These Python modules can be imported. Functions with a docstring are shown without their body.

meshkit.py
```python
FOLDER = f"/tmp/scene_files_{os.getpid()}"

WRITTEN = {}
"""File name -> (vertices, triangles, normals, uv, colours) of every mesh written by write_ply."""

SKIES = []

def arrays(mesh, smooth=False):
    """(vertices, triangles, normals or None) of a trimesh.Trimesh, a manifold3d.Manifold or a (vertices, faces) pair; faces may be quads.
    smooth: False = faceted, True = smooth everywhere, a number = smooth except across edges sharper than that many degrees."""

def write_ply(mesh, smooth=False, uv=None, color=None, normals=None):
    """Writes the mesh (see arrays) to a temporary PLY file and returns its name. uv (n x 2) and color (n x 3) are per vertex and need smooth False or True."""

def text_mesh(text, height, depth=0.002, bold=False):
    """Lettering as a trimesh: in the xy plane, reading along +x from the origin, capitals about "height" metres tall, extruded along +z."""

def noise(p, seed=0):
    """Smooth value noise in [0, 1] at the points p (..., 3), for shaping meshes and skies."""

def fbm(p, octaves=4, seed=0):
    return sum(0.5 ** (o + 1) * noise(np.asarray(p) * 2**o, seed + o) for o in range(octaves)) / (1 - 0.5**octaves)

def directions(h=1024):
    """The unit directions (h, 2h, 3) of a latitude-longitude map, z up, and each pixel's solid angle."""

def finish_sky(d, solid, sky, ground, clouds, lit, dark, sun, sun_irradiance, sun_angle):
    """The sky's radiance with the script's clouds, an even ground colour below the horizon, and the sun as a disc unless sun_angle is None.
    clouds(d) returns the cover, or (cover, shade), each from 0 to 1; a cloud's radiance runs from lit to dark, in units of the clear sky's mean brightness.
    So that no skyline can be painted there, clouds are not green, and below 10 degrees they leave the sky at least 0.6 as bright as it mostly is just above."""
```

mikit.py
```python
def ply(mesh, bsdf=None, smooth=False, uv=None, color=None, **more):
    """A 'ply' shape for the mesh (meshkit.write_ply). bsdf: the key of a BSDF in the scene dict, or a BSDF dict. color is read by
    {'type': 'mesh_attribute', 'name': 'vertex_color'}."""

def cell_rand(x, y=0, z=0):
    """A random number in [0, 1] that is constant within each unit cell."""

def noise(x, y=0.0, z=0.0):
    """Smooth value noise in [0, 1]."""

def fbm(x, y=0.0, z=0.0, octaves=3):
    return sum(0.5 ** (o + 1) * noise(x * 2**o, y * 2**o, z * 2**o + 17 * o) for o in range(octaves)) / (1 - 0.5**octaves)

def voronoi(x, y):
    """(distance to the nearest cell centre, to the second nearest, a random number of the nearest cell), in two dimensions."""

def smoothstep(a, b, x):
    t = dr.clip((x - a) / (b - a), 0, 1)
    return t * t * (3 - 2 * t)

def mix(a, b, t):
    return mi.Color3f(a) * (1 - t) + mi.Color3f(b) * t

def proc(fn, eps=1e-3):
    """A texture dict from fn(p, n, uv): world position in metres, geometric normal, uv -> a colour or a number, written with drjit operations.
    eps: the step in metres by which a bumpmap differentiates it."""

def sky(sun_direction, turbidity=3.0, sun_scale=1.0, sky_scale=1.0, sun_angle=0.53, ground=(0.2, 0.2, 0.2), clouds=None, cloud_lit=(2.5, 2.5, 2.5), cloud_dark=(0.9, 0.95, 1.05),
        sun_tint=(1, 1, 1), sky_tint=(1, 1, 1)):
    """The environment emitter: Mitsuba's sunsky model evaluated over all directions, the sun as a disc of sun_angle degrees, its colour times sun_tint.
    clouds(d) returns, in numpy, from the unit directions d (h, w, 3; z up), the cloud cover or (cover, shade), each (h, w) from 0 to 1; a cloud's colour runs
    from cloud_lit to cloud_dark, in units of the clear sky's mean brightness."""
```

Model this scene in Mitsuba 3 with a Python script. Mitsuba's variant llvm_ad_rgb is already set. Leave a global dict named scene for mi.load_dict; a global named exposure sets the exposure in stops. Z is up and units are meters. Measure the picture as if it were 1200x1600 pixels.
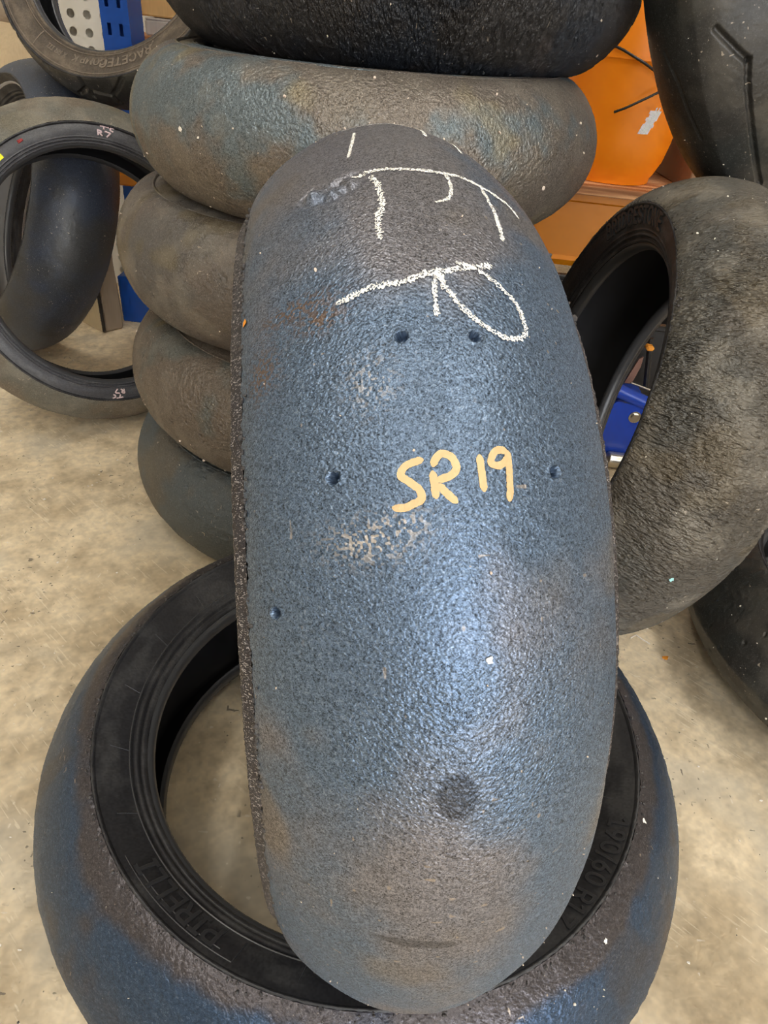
import math, random
import numpy as np, trimesh, drjit as dr, mitsuba as mi
import mikit, meshkit
from mikit import noise, fbm, voronoi, cell_rand, smoothstep, mix
from shapely.geometry import Polygon, LineString

scene, labels = {}, {}
rng = np.random.default_rng(7)
random.seed(7)
T = mi.ScalarTransform4f

# ------------------------------------------------------------------ camera, sky, lights
CAM_H, PITCH, FOCAL, ROLL = 0.7367, 0.642, 1054.34, -0.112
_fw = np.array([0, math.cos(PITCH), -math.sin(PITCH)])
_up = np.array([0, math.sin(PITCH), math.cos(PITCH)])
_rt = np.array([1.0, 0, 0])
_camup = math.cos(ROLL) * _up + math.sin(ROLL) * _rt
scene['camera'] = {'type': 'perspective', 'fov_axis': 'x', 'fov': math.degrees(2 * math.atan(600 / FOCAL)), 'near_clip': 0.02, 'far_clip': 100.0,
                   'to_world': T().look_at(origin=[0, 0, CAM_H], target=[0, float(_fw[1]), CAM_H + float(_fw[2])], up=[float(x) for x in _camup])}
exposure = 0.68
scene['sky'] = mikit.sky((-0.3, 0.5, 0.7), turbidity=4.0, sun_scale=0.0, sky_scale=27.0, ground=(0.3, 0.3, 0.28),
                         clouds=lambda d: (np.ones(d.shape[:2]), 0.35 * np.ones(d.shape[:2])), cloud_lit=(1.25, 1.28, 1.32), cloud_dark=(0.9, 0.95, 1.0))
LAMP = 10.5
DOOR_TOP, DOOR_X0, DOOR_X1 = 2.9, 0.2, 4.0


# ------------------------------------------------------------------ helpers
def put(key, mesh, bsdf, smooth=30, to_world=None, uv=None, **more):
    d = mikit.ply(mesh, bsdf, smooth, uv=uv, **more)
    if to_world is not None:
        d['to_world'] = to_world
    scene[key] = d
    return key


def tag(key, label=None, category=None, group=None, kind=None):
    labels[key] = {k: v for k, v in dict(label=label, category=category, group=group, kind=kind).items() if v}


def key_of(name):
    if not any(k == name or k.startswith(name + '__') for k in scene):
        return name
    i = 1
    while any(k == f'{name}_{i:03d}' or k.startswith(f'{name}_{i:03d}__') for k in scene):
        i += 1
    return f'{name}_{i:03d}'


def mat4(R, c):
    m = np.eye(4); m[:3, :3] = R; m[:3, 3] = c
    return T(m)


def rotz(a):
    c, s = math.cos(a), math.sin(a)
    return np.array([[c, -s, 0], [s, c, 0], [0, 0, 1.0]])


def roty(a):
    c, s = math.cos(a), math.sin(a)
    return np.array([[c, 0, s], [0, 1, 0], [-s, 0, c]])


def axis_frame(az, el):
    ex = np.array([math.cos(el) * math.cos(az), math.cos(el) * math.sin(az), math.sin(el)])
    u = np.array([0, 0, 1.0]) if abs(ex[2]) < 0.9 else np.array([0, 1.0, 0])
    ey = np.cross(u, ex); ey /= np.linalg.norm(ey)
    return np.stack([ex, ey, np.cross(ex, ey)], 1)


def rbox(sx, sy, sz, r=0.004, c=(0, 0, 0)):
    """A box with bevelled edges."""
    x, y, z = sx / 2, sy / 2, sz / 2
    pts = [(i * (x - a), j * (y - b), k * (z - d)) for i in (-1, 1) for j in (-1, 1) for k in (-1, 1) for a, b, d in ((0, r, r), (r, 0, r), (r, r, 0))]
    m = trimesh.convex.convex_hull(np.array(pts) + np.asarray(c))
    return m


def tube(points, radius, n=10, closed=False):
    p = np.asarray(points, float)
    t = np.gradient(p, axis=0); t /= np.linalg.norm(t, axis=1, keepdims=True)
    a = np.cross(t[0], [0.31, 0.2, 0.93]); a /= np.linalg.norm(a)
    r = np.broadcast_to(radius, len(p))
    V = []
    for i in range(len(p)):
        a = a - t[i] * (a @ t[i]); a /= np.linalg.norm(a)
        b = np.cross(t[i], a)
        ang = np.arange(n) * 2 * np.pi / n
        V.append(p[i] + r[i] * (np.cos(ang)[:, None] * a + np.sin(ang)[:, None] * b))
    V = np.vstack(V)
    F = []
    for i in range(len(p) - 1):
        for j in range(n):
            k = (j + 1) % n
            F += [[i * n + j, i * n + k, (i + 1) * n + k], [i * n + j, (i + 1) * n + k, (i + 1) * n + j]]
    c0, c1 = len(V), len(V) + 1
    V = np.vstack([V, p[0], p[-1]])
    m = (len(p) - 1) * n
    for j in range(n):
        k = (j + 1) % n
        F += [[c0, k, j], [c1, m + j, m + k]]
    return trimesh.Trimesh(V, F, process=False)


def lathe(profile, n=64, closed=False):
    """Revolve (r, z) profile about z."""
    pr = np.asarray(profile, float)
    ang = np.arange(n) * 2 * np.pi / n
    V = np.stack([pr[:, None, 0] * np.cos(ang), pr[:, None, 0] * np.sin(ang), np.broadcast_to(pr[:, None, 1], (len(pr), n))], -1).reshape(-1, 3)
    F = []
    for i in range(len(pr) - 1):
        for j in range(n):
            k = (j + 1) % n
            F += [[i * n + j, i * n + k, (i + 1) * n + k], [i * n + j, (i + 1) * n + k, (i + 1) * n + j]]
    return trimesh.Trimesh(V, F, process=False)


# ------------------------------------------------------------------ tyre geometry
def crown(a, Re, p, R, n=400):
    th = np.linspace(-1, 1, n) * np.pi / 2
    x = a * np.sign(np.sin(th)) * np.abs(np.sin(th)) ** (2 / p)
    r = Re + (R - Re) * np.abs(np.cos(th)) ** (2 / p)
    ds = np.hypot(np.diff(x), np.diff(r))
    s = np.concatenate([[0], np.cumsum(ds)])
    s -= np.interp(0, x, s)
    # ease the ridge that an exponent below two leaves on the centre line
    k = np.exp(-(s / 0.02) ** 2)
    r = r - 0.0035 * k * (2 - p) if p < 2 else r
    return x, r, s


class Tyre:
    def __init__(self, c, az, el, R, a, Re, p, b, Rb, F=None):
        self.c, self.F = np.asarray(c, float), axis_frame(az, el) if F is None else F
        self.R, self.a, self.Re, self.p, self.b, self.Rb = R, a, Re, p, b, Rb
        self.x, self.r, self.s = crown(a, Re, p, R)
        away = (self.c - [0, 0, CAM_H]) @ self.F
        self.seam = math.atan2(away[2], away[1])
        if abs(self.F[2, 0]) > 0.8:
            self.seam = math.atan2((self.F.T @ [0, 1, 0])[2], (self.F.T @ [0, 1, 0])[1])
        self.M = mat4(self.F, self.c)
        self.smax = self.s[-1]
        self.edge_w, self.edge_out, self.disp = 0.004, 0.0, None

    def unwrap(self, phi):
        return self.seam + (np.asarray(phi) - self.seam) % (2 * np.pi)

    def on(self, phi, s, h=0.0):
        """Local point on the tread at angle phi, signed arc length s from the centre line, raised by h."""
        phi, s = np.asarray(phi, float), np.asarray(s, float)
        x, r = np.interp(s, self.s, self.x), np.interp(s, self.s, self.r)
        e = 0.002
        dx = np.interp(s + e, self.s, self.x) - np.interp(s - e, self.s, self.x)
        drr = np.interp(s + e, self.s, self.r) - np.interp(s - e, self.s, self.r)
        l = np.hypot(dx, drr) + 1e-12
        x, r = x - h * drr / l, r + h * dx / l
        return np.stack([x, r * np.cos(phi), r * np.sin(phi)], -1)

    def side_profile(self, side, n=40):
        """(x, r) of the sidewall from below the tread edge to the bead, and the local outward normals."""
        k = np.linspace(0, 1, n)
        x0, r0 = self.a + self.edge_out - 0.002, self.Re - self.edge_w
        x1, r1 = self.b, self.Rb + 0.004
        x, r = x0 + (x1 - x0) * k, r0 + (r1 - r0) * k
        nx, nr = (r0 - r1), (x1 - x0)
        l = math.hypot(nx, nr); nx, nr = nx / l, -nr / l * -1
        bulge = 0.0035 * np.sin(np.pi * k) ** 1.0
        g = lambda m, w: np.exp(-((k - m) / w) ** 2)
        ridge = 0.0016 * g(0.66, 0.018) - 0.0012 * g(0.71, 0.02) + 0.0022 * g(0.80, 0.03) - 0.002 * g(0.86, 0.02) + 0.002 * g(0.95, 0.05)
        h = bulge + ridge
        return side * (x + nx * h), r + nr * h * 0.3, k

    def on_side(self, side, phi, k, h=0.0):
        x, r, kk = self.side_profile(side, 120)
        xx, rr = np.interp(k, kk, x) + side * h, np.interp(k, kk, r)
        return np.stack([xx, rr * np.cos(phi), rr * np.sin(phi)], -1)

    def revolve(self, x, r, sv, phis, flip, disp=None):
        """Grid mesh of the profile swept over phis (seam doubled), uv = (arc in metres, sv)."""
        P, S = np.meshgrid(phis, sv, indexing='ij')
        X, Rr = np.broadcast_to(x, P.shape).copy(), np.broadcast_to(r, P.shape).copy()
        if disp is not None:
            dx, drr = np.gradient(x), np.gradient(r)
            l = np.hypot(dx, drr) + 1e-12
            nx, nr = -drr / l, dx / l
            if nr[len(nr) // 2] < 0:
                nx, nr = -nx, -nr
            D = disp(P, S)
            X += nx * D; Rr += nr * D
        V = np.stack([X, Rr * np.cos(P), Rr * np.sin(P)], -1).reshape(-1, 3)
        uv = np.stack([P * self.R, S], -1).reshape(-1, 2)
        n, m = P.shape
        i, j = np.meshgrid(np.arange(n - 1), np.arange(m - 1), indexing='ij')
        q = (i * m + j).ravel()
        quad = np.stack([q, q + m, q + m + 1, q + 1], 1)
        if flip:
            quad = quad[:, ::-1]
        return V, np.vstack([quad[:, [0, 1, 2]], quad[:, [0, 2, 3]]]), uv


def build_tyre(name, t, tread_mat, label, liner='inner_rubber', edge_w=0.004, edge_out=0.0, edge_mat='sidewall_black', step=0.004, front=None, disp=None, side_mat='sidewall_black', group=None, edge_disp=0.0008, n_side=140, lip_crumbs=0, seed=0):
    """A tyre as tread, two tread edges, two sidewalls, two beads and the inner liner."""
    key = key_of(name)
    t.edge_w, t.edge_out = edge_w, edge_out
    r = np.random.default_rng(seed + 11)
    # angular samples: fine over the part that faces the camera
    if front:
        c0, half, fs = front
        c0 = float(t.unwrap(c0))
        lo, hi = max(c0 - half, t.seam), min(c0 + half, t.seam + 2 * np.pi)
        nf = int((hi - lo) * t.R / fs)
        A = [np.linspace(t.seam, lo, max(2, int((lo - t.seam) * t.R / step)))] if lo > t.seam + 1e-3 else []
        B = [np.linspace(hi, t.seam + 2 * np.pi, max(2, int((t.seam + 2 * np.pi - hi) * t.R / step)))] if hi < t.seam + 2 * np.pi - 1e-3 else []
        phis = np.unique(np.concatenate(A + [np.linspace(lo, hi, nf)] + B))
        ns = int(2 * t.smax / fs)
    else:
        phis = np.linspace(t.seam, t.seam + 2 * np.pi, int(2 * np.pi * t.R / step))
        ns = int(2 * t.smax / step)
    ss = np.linspace(-t.smax, t.smax, ns)
    x, rr = np.interp(ss, t.s, t.x), np.interp(ss, t.s, t.r)

    def tread_disp(P, S):
        d = np.zeros(P.shape)
        if disp is not None:
            d = disp(P, S)
        # worn, slightly uneven profile and a ragged lip
        p3 = np.stack([np.cos(P) * 9, np.sin(P) * 9, S * 30], -1)
        d = d + 0.0012 * (meshkit.noise(p3, seed) - 0.5)
        lip = np.exp(-((np.abs(S) - t.smax) / 0.004) ** 2)
        p4 = np.stack([np.cos(P) * 120, np.sin(P) * 120, S * 200], -1)
        return d + lip * edge_disp * 2 * (meshkit.noise(p4, seed + 3) - 0.35)

    t.disp = tread_disp
    V, Fc, uv = t.revolve(x, rr, ss, phis, True, tread_disp)
    put(f'{key}__tread', (V, Fc), tread_mat, True, t.M, uv)
    pf = phis[:: max(1, len(phis) // 700)]
    if pf[-1] != phis[-1]:
        pf = np.append(pf, phis[-1])
    ps = np.linspace(t.seam, t.seam + 2 * np.pi, n_side)
    for side in (-1, 1):
        # tread edge: the worn band below the lip
        ke = np.linspace(0, 1, 9)
        ex = side * (t.a + edge_out * ke + 0.0012 * np.sin(np.pi * ke) - 0.002 * ke ** 3)
        er = t.Re - edge_w * ke
        edge = lambda P, S: edge_disp * 1.6 * (meshkit.noise(np.stack([np.cos(P) * 140, np.sin(P) * 140, S * 600 + side], -1), seed + 5) - 0.4)
        V, Fc, uv = t.revolve(ex, er, ke * edge_w, pf, side > 0, None)
        Pm, Sm = np.meshgrid(pf, ke * edge_w, indexing='ij')
        V[:, 0] += side * (edge(Pm, Sm) * np.clip(4 * np.minimum(ke, 1 - ke), 0, 1)).ravel()
        put(key_of_part(f'{key}__tread_edge'), (V, Fc), edge_mat, True, t.M, uv)
        sx, sr, k = t.side_profile(side, 40)
        V, Fc, uv = t.revolve(sx, sr, k * 0.05, ps, side > 0)
        put(key_of_part(f'{key}__sidewall'), (V, Fc), side_mat, True, t.M, uv)
        bk = np.linspace(0, np.pi, 12)
        bx = side * (t.b - 0.009 + 0.009 * np.cos(bk)); br = t.Rb + 0.004 - 0.006 * np.sin(bk)
        V, Fc, uv = t.revolve(bx, br, bk * 0.006, ps, side > 0)
        put(key_of_part(f'{key}__bead'), (V, Fc), 'bead_rubber', True, t.M, uv)
    # inner liner
    inner = []
    w = max(t.a - 0.012, 0.02)
    ix = np.concatenate([[-(t.b - 0.018)], np.linspace(-(t.b - 0.014) * 0.6 - w * 0.4, -w, 6)[1:], t.x[20:-20:20] * w / t.a, np.linspace(w, (t.b - 0.014) * 0.6 + w * 0.4, 6)[:-1], [t.b - 0.018]])
    ir = np.concatenate([[t.Rb + 0.004], np.linspace(t.Rb + 0.016, t.Re - 0.014, 6)[1:], t.r[20:-20:20] - 0.013, np.linspace(t.Re - 0.014, t.Rb + 0.016, 6)[:-1], [t.Rb + 0.004]])
    V, Fc, uv = t.revolve(ix, ir, np.linspace(0, 0.3, len(ix)), ps, False)
    put(f'{key}__inner_liner', (V, Fc), liner, True, t.M, uv)
    if lip_crumbs:
        ms = []
        for i in range(lip_crumbs):
            ph = t.seam + r.random() * 2 * np.pi
            sg = r.choice([-1, 1])
            base = t.on(ph, sg * (t.smax - abs(r.normal(0, 0.003))), 0.0003)
            m = trimesh.creation.icosahedron()
            m.apply_scale(r.uniform(0.5, 1.3, 3) * r.choice([0.0008, 0.0011, 0.0017], p=[0.5, 0.38, 0.12]))
            m.apply_transform(trimesh.transformations.random_rotation_matrix(r.random(3)))
            m.apply_translation(base)
            ms.append(m)
        put(f'{key}__rubber_crumbs', trimesh.util.concatenate(ms), 'crumb_rubber', False, t.M)
        tag(f'{key}__rubber_crumbs', 'rolled up crumbs of worn rubber along the tread edges', kind='stuff')
    tag(key, label, 'tyre', group)
    return key


def key_of_part(k):
    if k not in scene:
        return k
    i = 1
    while f'{k}_{i:03d}' in scene:
        i += 1
    return f'{k}_{i:03d}'


def seg_dist(P, S, t, line):
    """Distance in metres on the tread between the grid and a polyline of (phi, s)."""
    U = P * t.R
    best = np.full(P.shape, 9.0)
    L = [(float(t.unwrap(a)) * t.R, b) for a, b in line]
    for (u0, s0), (u1, s1) in zip(L[:-1], L[1:]):
        du, ds = u1 - u0, s1 - s0
        k = np.clip(((U - u0) * du + (S - s0) * ds) / (du * du + ds * ds + 1e-12), 0, 1)
        best = np.minimum(best, np.hypot(U - u0 - k * du, S - s0 - k * ds))
    return best


def groove(P, S, t, line, width, depth):
    d = seg_dist(P, S, t, line)
    k = np.clip((d - width * 0.5) / (width * 0.35), 0, 1)
    return -depth * (1 - k * k * (3 - 2 * k))


def pit(P, S, t, spot, radius, depth):
    d = np.hypot((P - t.unwrap(spot[0])) * t.R, S - spot[1])
    k = np.clip((d - radius * 0.55) / (radius * 0.6), 0, 1)
    rim = 0.12 * depth * np.exp(-((d - radius * 1.35) / (radius * 0.3)) ** 2)
    return -depth * (1 - k * k * (3 - 2 * k)) + rim


def resample(line, step):
    p = np.asarray(line, float)
    d = np.concatenate([[0], np.cumsum(np.linalg.norm(np.diff(p, axis=0), axis=1))])
    # Catmull-Rom through the points
    n = max(2, int(d[-1] / step))
    q = np.linspace(0, d[-1], n)
    if len(p) > 2:
        from scipy.interpolate import PchipInterpolator
        return np.stack([PchipInterpolator(d, p[:, i])(q) for i in range(2)], 1)
    return np.stack([np.interp(q, d, p[:, i]) for i in range(2)], 1)


def stroke(t, line, width, height, seed=0, rough=0.0, gaps=0.0, step=0.0006, surf=None):
    """A painted or chalked line on the tread: a thin ribbon with a ragged outline. line holds (phi, s)."""
    r = np.random.default_rng(seed)
    L = np.array([(float(t.unwrap(a)) * t.R, b) for a, b in line])
    L = resample(L, step)
    tan = np.gradient(L, axis=0); tan /= np.linalg.norm(tan, axis=1, keepdims=True) + 1e-12
    nor = np.stack([-tan[:, 1], tan[:, 0]], 1)
    w = width * 0.5
    wl = w * (1 + rough * r.normal(0, 1, len(L))); wr = w * (1 + rough * r.normal(0, 1, len(L)))
    k = np.linspace(0, 1, len(L))
    endr = np.minimum(1, np.sqrt(np.clip(np.minimum(np.arange(len(L)), np.arange(len(L))[::-1]) * step / w, 0.05, 1)))
    cols = np.linspace(-1, 1, 7)
    V, keep = [], []
    for i, cc in enumerate(cols):
        o = np.where(cc < 0, cc * wl, cc * wr) * endr
        uvp = L + nor * o[:, None]
        h = height + (t.disp((uvp[:, 0] / t.R)[:, None], uvp[:, 1][:, None])[:, 0] if t.disp else 0)
        V.append(t.on(uvp[:, 0] / t.R, uvp[:, 1], h))
    V = np.stack(V, 1)
    n, m = V.shape[:2]
    F = []
    for i in range(n - 1):
        for j in range(m - 1):
            if gaps and r.random() < gaps:
                continue
            q = i * m + j
            F += [[q, q + 1, q + m + 1], [q, q + m + 1, q + m]]
    return trimesh.Trimesh(V.reshape(-1, 3), F, process=False)


def side_text(t, side, text, phi_mid, k_mid, height, bold=True, depth=0.0007, mirror=False):
    """Raised lettering bent round the sidewall, tops pointing outwards, read from outside."""
    m = meshkit.text_mesh(text, height, depth, bold=bold)
    m = m.subdivide_to_size(0.006) if len(m.faces) < 60000 else m
    v = m.vertices
    w = v[:, 0].max()
    x, r, kk = t.side_profile(side, 120)
    r_mid = np.interp(k_mid, kk, r)
    rad = r_mid + (v[:, 1] - height / 2)
    # seen from the +x side with y right and z up, angles grow anticlockwise: text runs clockwise there
    phi = phi_mid - side * (v[:, 0] - w / 2) / r_mid
    k = np.interp(-rad, -r, kk)
    xx = np.interp(k, kk, x) + side * (v[:, 2] - 0.0002)
    V = np.stack([xx, rad * np.cos(phi), rad * np.sin(phi)], 1)
    F = m.faces if side > 0 else m.faces
    out = trimesh.Trimesh(V, F, process=False)
    if out.volume < 0:
        out.invert()
    return out


# ------------------------------------------------------------------ materials
def principled(color, rough=0.6, metal=0.0, spec=0.5, bump=None, scale=1.0, eps=4e-4, **more):
    col = mikit.proc(color) if callable(color) else {'type': 'rgb', 'value': list(color)}
    b = {'type': 'principled', 'base_color': col, 'roughness': mikit.proc(rough) if callable(rough) else rough, 'metallic': metal, 'specular': spec, **more}
    if bump:
        b = {'type': 'bumpmap', 'tex': mikit.proc(bump, eps), 'scale': scale, 'bsdf': b}
    return {'type': 'twosided', 'bsdf': b}


def tread_material(warm, cool, gold, cool_lo, cool_hi, grain, grain_h, metal=0.3, rough=0.5, seed=0.0, stretch=1.0, band=None, spec=0.45, speck=0.5, dust=0.0, cf=600.0, marks=None):
    """Worn, heat-blued tread rubber. uv in metres round and across the tread."""
    def color(p, n, uv):
        u, v = uv.x + seed * 3.1, uv.y + seed * 1.7
        a = fbm(u * 9, v * 9, seed, 4)
        b = fbm(u * 34 + 5, v * 34, seed, 3)
        m = smoothstep(cool_lo, cool_hi, a * 0.75 + b * 0.25 + (band(uv.x, uv.y) if band else 0.0))
        c = mix(warm, cool, m)
        g = smoothstep(0.62, 0.78, fbm(u * 15 + 31, v * 15 + 7, seed, 3))
        c = mix(c, gold, g * 0.6)
        fine = noise(u * cf * stretch, v * cf, seed)
        fin2 = noise(u * cf * 2.1 * stretch, v * cf * 2.1, seed + 2)
        fin3 = noise(u * 2300, v * 2300, seed + 6)
        gr = (fine - 0.5) * 0.7 + (fin2 - 0.5) * 1.0 + (fin3 - 0.5) * 0.8
        c = c * dr.maximum(0.25, 1 + 1.15 * speck * gr)
        c = mix(c, mi.Color3f(0.33, 0.34, 0.36), speck * 0.45 * smoothstep(0.42, 0.75, gr))
        sp = smoothstep(0.93, 0.97, noise(u * 260, v * 260, seed + 5)) * smoothstep(0.5, 0.62, fbm(u * 22, v * 22, seed + 8, 2))
        c = mix(c, (0.50, 0.42, 0.34), sp * 0.55)
        if dust:
            c = mix(c, (0.30, 0.27, 0.22), dust * smoothstep(0.45, 0.75, fbm(u * 28 + 3, v * 28, seed + 4, 4)))
        return marks(uv.x, uv.y, c) if marks else c

    def bump(p, n, uv):
        u, v = uv.x + seed * 3.1, uv.y + seed * 1.7
        k = 0.6 + 0.6 * smoothstep(0.35, 0.7, fbm(u * 16 + 2, v * 16, seed + 3, 2))
        return k * (noise(u * grain * stretch, v * grain, seed) + 0.6 * noise(u * grain * 2.3 * stretch + 9, v * grain * 2.3, seed + 1)) + 0.2 * noise(u * 1500, v * 1500, seed)

    return principled(color, rough, metal, spec, bump, grain_h)


MAIN_R = 0.3111


def main_marks(u, v, c):
    # smears of old dirt on the front tyre: two dark scuffs, rusty streaks on the left shoulder, a patch of pale grains
    def spot(phi, s, ru, rv):
        return dr.exp(-dr.square((u - phi * MAIN_R) / ru) - dr.square((v - s) / rv))
    k = noise(u * 900, v * 900, 3)
    c = c * (1 - 0.55 * smoothstep(0.35, 0.6, spot(2.745, -0.003, 0.013, 0.010) * (0.8 + 0.3 * k)) - 0.45 * smoothstep(0.35, 0.6, spot(3.02, -0.018, 0.0035, 0.022)))
    rust = spot(2.04, -0.064, 0.006, 0.020) + spot(2.13, -0.083, 0.014, 0.010) + spot(2.08, -0.05, 0.007, 0.012)
    c = mix(c, (0.20, 0.125, 0.075), dr.minimum(rust, 1) * smoothstep(0.42, 0.6, k) * 0.8)
    pale = spot(2.41, -0.036, 0.008, 0.016) + 0.6 * spot(2.39, -0.020, 0.005, 0.010) + 0.5 * spot(2.2, -0.03, 0.012, 0.01)
    return mix(c, (0.62, 0.56, 0.50), dr.minimum(pale, 1) * smoothstep(0.55, 0.72, k) * 0.8)


def floor_color(p, n, uv):
    x, y = p.x, p.y
    a = fbm(x * 3.1 + 7, y * 3.1, 0.5, 4)
    b = fbm(x * 17, y * 17 + 4, 1.5, 4)
    c = mix((0.43, 0.340, 0.220), (0.70, 0.585, 0.410), smoothstep(0.34, 0.66, a * 0.5 + b * 0.5))
    d = fbm(x * 90, y * 90, 2.5, 3)
    c = c * (0.66 + 0.68 * d)
    # worn grey patches, oil specks, faint trowel streaks
    g = smoothstep(0.52, 0.68, fbm(x * 6 + 20, y * 6, 3.5, 4))
    c = mix(c, (0.47, 0.43, 0.35), g * 0.5)
    s = noise(x * 40 + y * 22, (y - x * 0.5) * 260, 4)
    c = c * (0.97 + 0.06 * s)
    h = smoothstep(0.80, 0.9, noise(x * 30 - y * 55, (y + x * 0.8) * 420, 6)) * smoothstep(0.45, 0.6, fbm(x * 9, y * 9, 5.5, 2))
    c = mix(c, (0.75, 0.66, 0.50), h * 0.5)
    sp = smoothstep(0.90, 0.95, noise(x * 210, y * 210, 7)) * smoothstep(0.5, 0.6, fbm(x * 12, y * 12, 9, 2))
    c = mix(c, (0.08, 0.07, 0.06), sp * 0.7)
    w = smoothstep(0.95, 0.975, noise(x * 130 + 3, y * 130, 8))
    return mix(c, (0.72, 0.66, 0.56), w * 0.5)


def floor_bump(p, n, uv):
    return 0.0012 * fbm(p.x * 60, p.y * 60, 1, 4) + 0.0003 * noise(p.x * 700, p.y * 700, 2)


def cardboard_color(base):
    def f(p, n, uv):
        a = fbm(p.x * 14, p.y * 14, p.z * 14, 3)
        s = noise(p.x * 300, p.y * 300, p.z * 30)
        return mi.Color3f(base) * (0.78 + 0.3 * a + 0.12 * s)
    return f


def wood_color(p, n, uv):
    a = fbm(p.x * 4, p.y * 55, p.z * 90, 4)
    b = noise(p.x * 18, p.y * 300, p.z * 300)
    return mix((0.30, 0.115, 0.045), (0.62, 0.33, 0.16), smoothstep(0.3, 0.7, a)) * (0.75 + 0.4 * b)


def dusty(base, dust, amt):
    def f(p, n, uv):
        a = fbm(uv.x * 22, uv.y * 60, 1.0, 4)
        return mix(base, dust, smoothstep(0.4, 0.8, a) * amt) * (0.8 + 0.4 * noise(uv.x * 500, uv.y * 500, 3))
    return f


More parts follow.
